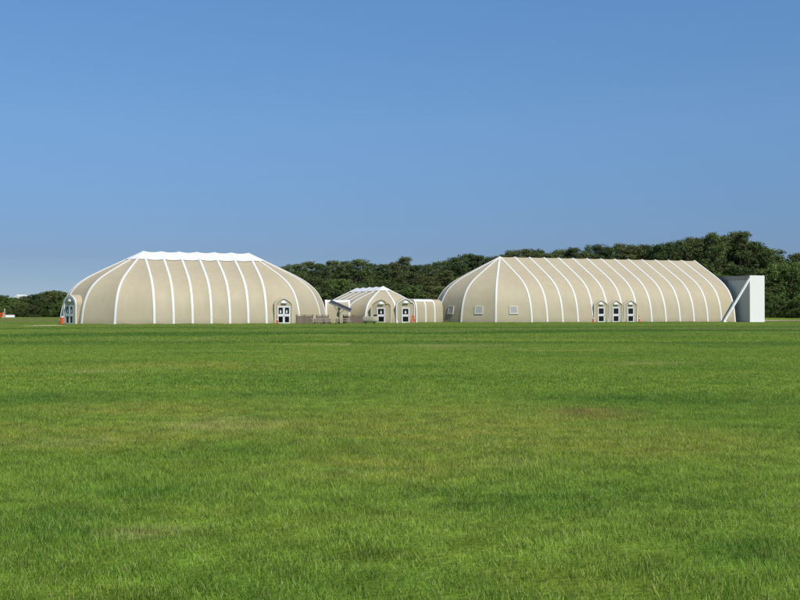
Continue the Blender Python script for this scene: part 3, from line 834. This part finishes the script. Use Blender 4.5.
SKY = [(284, 265), (296, 262), (309, 261.5), (321, 262), (332, 259), (345, 258), (357, 258.5), (369, 260), (381, 262), (393, 262), (404, 258), (416, 262), (427, 262.5), (437, 261), (447, 259), (457, 256), (468, 254), (480, 254), (491, 256),
       (503, 252), (513, 249.5), (525, 249), (537, 250.5), (549, 252), (560, 250), (572, 246), (584, 248), (596, 246), (608, 244), (620, 242), (632, 243.5), (645, 245), (657, 243), (669, 241), (680, 238.5), (690, 236), (701, 234),
       (712, 233), (723, 236.5), (735, 231.5), (742, 231), (752, 238), (760, 247), (769, 247.5), (777, 254), (785, 262), (797, 252), (806, 250), (818, 252), (832, 248), (848, 251), (864, 249), (882, 252), (900, 250)]
for i, (px, y) in enumerate(SKY):
    Y = 246+random.uniform(-6, 8)
    tall = px in (735, 742)
    lab = 'tallest dark pine on the skyline, '+('left' if px == 735 else 'right')+' of the twin top above the white end wall' if tall else ('dark pine on the skyline ' if px > 440 else 'dark rounded pine on the skyline ')+zone(px)
    plant('pine', px, Y, y+(0 if tall else random.uniform(-1.5, 3.5)), lab, WOODS, 1.0 if px > 560 else 1.15)
for px in range(282, 910, 15):                     # lower middle storey in front
    ytop = {True: 276, False: 268}[px < 450]+random.uniform(-7, 9)
    if 779 < px < 792: ytop = 276
    kind = 'oak' if random.random() < .65 else 'pine'
    plant(kind, px+random.uniform(-4, 4), 234+random.uniform(-3, 4), ytop, ('dense bushy tree below the skyline ' if kind == 'oak' else 'lower dark pine below the skyline ')+zone(px), WOODS, 1.25)
for px in range(276, 905, 15):                     # back row closing the gaps
    ys_ = min(SKY, key=lambda s: abs(s[0]-px))[1]+7
    plant('pine', px+random.uniform(-5, 5), 262+random.uniform(-3, 5), ys_+random.uniform(0, 4), 'pine deep in the wood, mostly hidden, '+zone(px), WOODS, 1.5)
for px in list(range(760, 905, 9)):                # shrub edge down to the ground on the right
    plant('shrub', px+random.uniform(-3, 3), 226+random.uniform(-2, 3), 296+random.uniform(-6, 6), 'leafy shrub edging the wood, '+zone(px), 'shrubs along the foot of the wood', 1.15)
for px in range(300, 450, 14):
    plant('shrub', px+random.uniform(-3, 3), 222+random.uniform(-2, 3), 290+random.uniform(-6, 6), 'leafy shrub edging the wood, '+zone(px), 'shrubs along the foot of the wood', 1.2)
LEFT = [(-44, 291), (-30, 293), (-18, 292), (-7, 294), (2, 295), (10, 297), (19, 299), (26, 296), (34, 294), (42, 293), (50, 291), (57, 290.5), (64, 292), (72, 293), (82, 293)]
for px, y in LEFT:
    plant('shrub', px, 228+random.uniform(-4, 6), y, 'dark shrub in the thicket left of the left tent' if px != 57 else 'tallest twiggy shrub in the thicket, close to the left tent', 'shrubs left of the left tent', 1.05)
for px in range(-48, 84, 8):
    plant('shrub', px+random.uniform(-3, 3), 219+random.uniform(-2, 3), 304+random.uniform(-4, 4), 'low shrub along the front of the thicket left of the left tent', 'shrubs left of the left tent', 1.3)
for px in range(-46, 84, 15):
    plant('shrub', px+random.uniform(-3, 3), 244+random.uniform(-3, 3), 298+random.uniform(-2, 2), 'shrub deep in the thicket left of the left tent, mostly hidden', 'shrubs left of the left tent', 1.3)

# ------------------------------------------------------------------ light, sky, camera
SUN_AZ, SUN_EL = math.atan2(.60, -.80), R(50)
w = bpy.data.worlds.new('World'); sc.world = w; w.use_nodes = True
nt = w.node_tree; bg = nt.nodes['Background']
sky = nt.nodes.new('ShaderNodeTexSky'); sky.sky_type = 'NISHITA'; sky.sun_disc = False
sky.sun_elevation = SUN_EL; sky.sun_rotation = SUN_AZ; sky.altitude = 0; sky.air_density = .4; sky.dust_density = 0; sky.ozone_density = 4
# the photographed sky is nearly even in brightness down to the tree line: level the texture by elevation
tcw = nt.nodes.new('ShaderNodeTexCoord'); sxyz = nt.nodes.new('ShaderNodeSeparateXYZ'); nt.links.new(tcw.outputs['Generated'], sxyz.inputs[0])
lev = nt.nodes.new('ShaderNodeValToRGB'); nt.links.new(sxyz.outputs['Z'], lev.inputs[0])
SKYLEV = ((0.0, (.60, .55, .53)), (.05, (.735, .69, .65)), (.165, (1.43, 1.58, 1.43)), (.268, (1.70, 2.08, 1.97)), (.6, (1.9, 2.3, 2.2)))
for k, (p_, v_) in enumerate(SKYLEV):
    e = lev.color_ramp.elements[k] if k < 2 else lev.color_ramp.elements.new(p_)
    e.position = p_; e.color = (*[c_/3 for c_ in v_], 1)
mul = nt.nodes.new('ShaderNodeVectorMath'); mul.operation = 'MULTIPLY'; nt.links.new(sky.outputs[0], mul.inputs[0]); nt.links.new(lev.outputs[0], mul.inputs[1])
sc2 = nt.nodes.new('ShaderNodeVectorMath'); sc2.operation = 'SCALE'; sc2.inputs['Scale'].default_value = 3*.1/.12; nt.links.new(mul.outputs[0], sc2.inputs[0])
nt.links.new(sc2.outputs[0], bg.inputs['Color']); bg.inputs['Strength'].default_value = .12
sun = bpy.data.lights.new('sun', 'SUN'); sun.energy = 3.9; sun.angle = R(.5); sun.color = (1, .95, .87)
so = bpy.data.objects.new('sun', sun); COL.objects.link(so)
sd = Vector((math.sin(SUN_AZ)*math.cos(SUN_EL), math.cos(SUN_AZ)*math.cos(SUN_EL), math.sin(SUN_EL)))
so.rotation_euler = sd.to_track_quat('Z', 'Y').to_euler(); so.location = sd*80
cam = bpy.data.cameras.new('camera'); cam.sensor_width = 36; cam.lens = 36*F/800; cam.clip_end = 8000; cam.clip_start = .1
co = bpy.data.objects.new('camera', cam); COL.objects.link(co)
co.location = (0, 0, CH); co.rotation_euler = (R(90)+math.atan((HOR-300)/F), 0, 0)
sc.camera = co
vs = sc.view_settings; vs.view_transform = 'Standard'; vs.look = 'None'; vs.exposure = 0; vs.gamma = 1; vs.use_curve_mapping = False
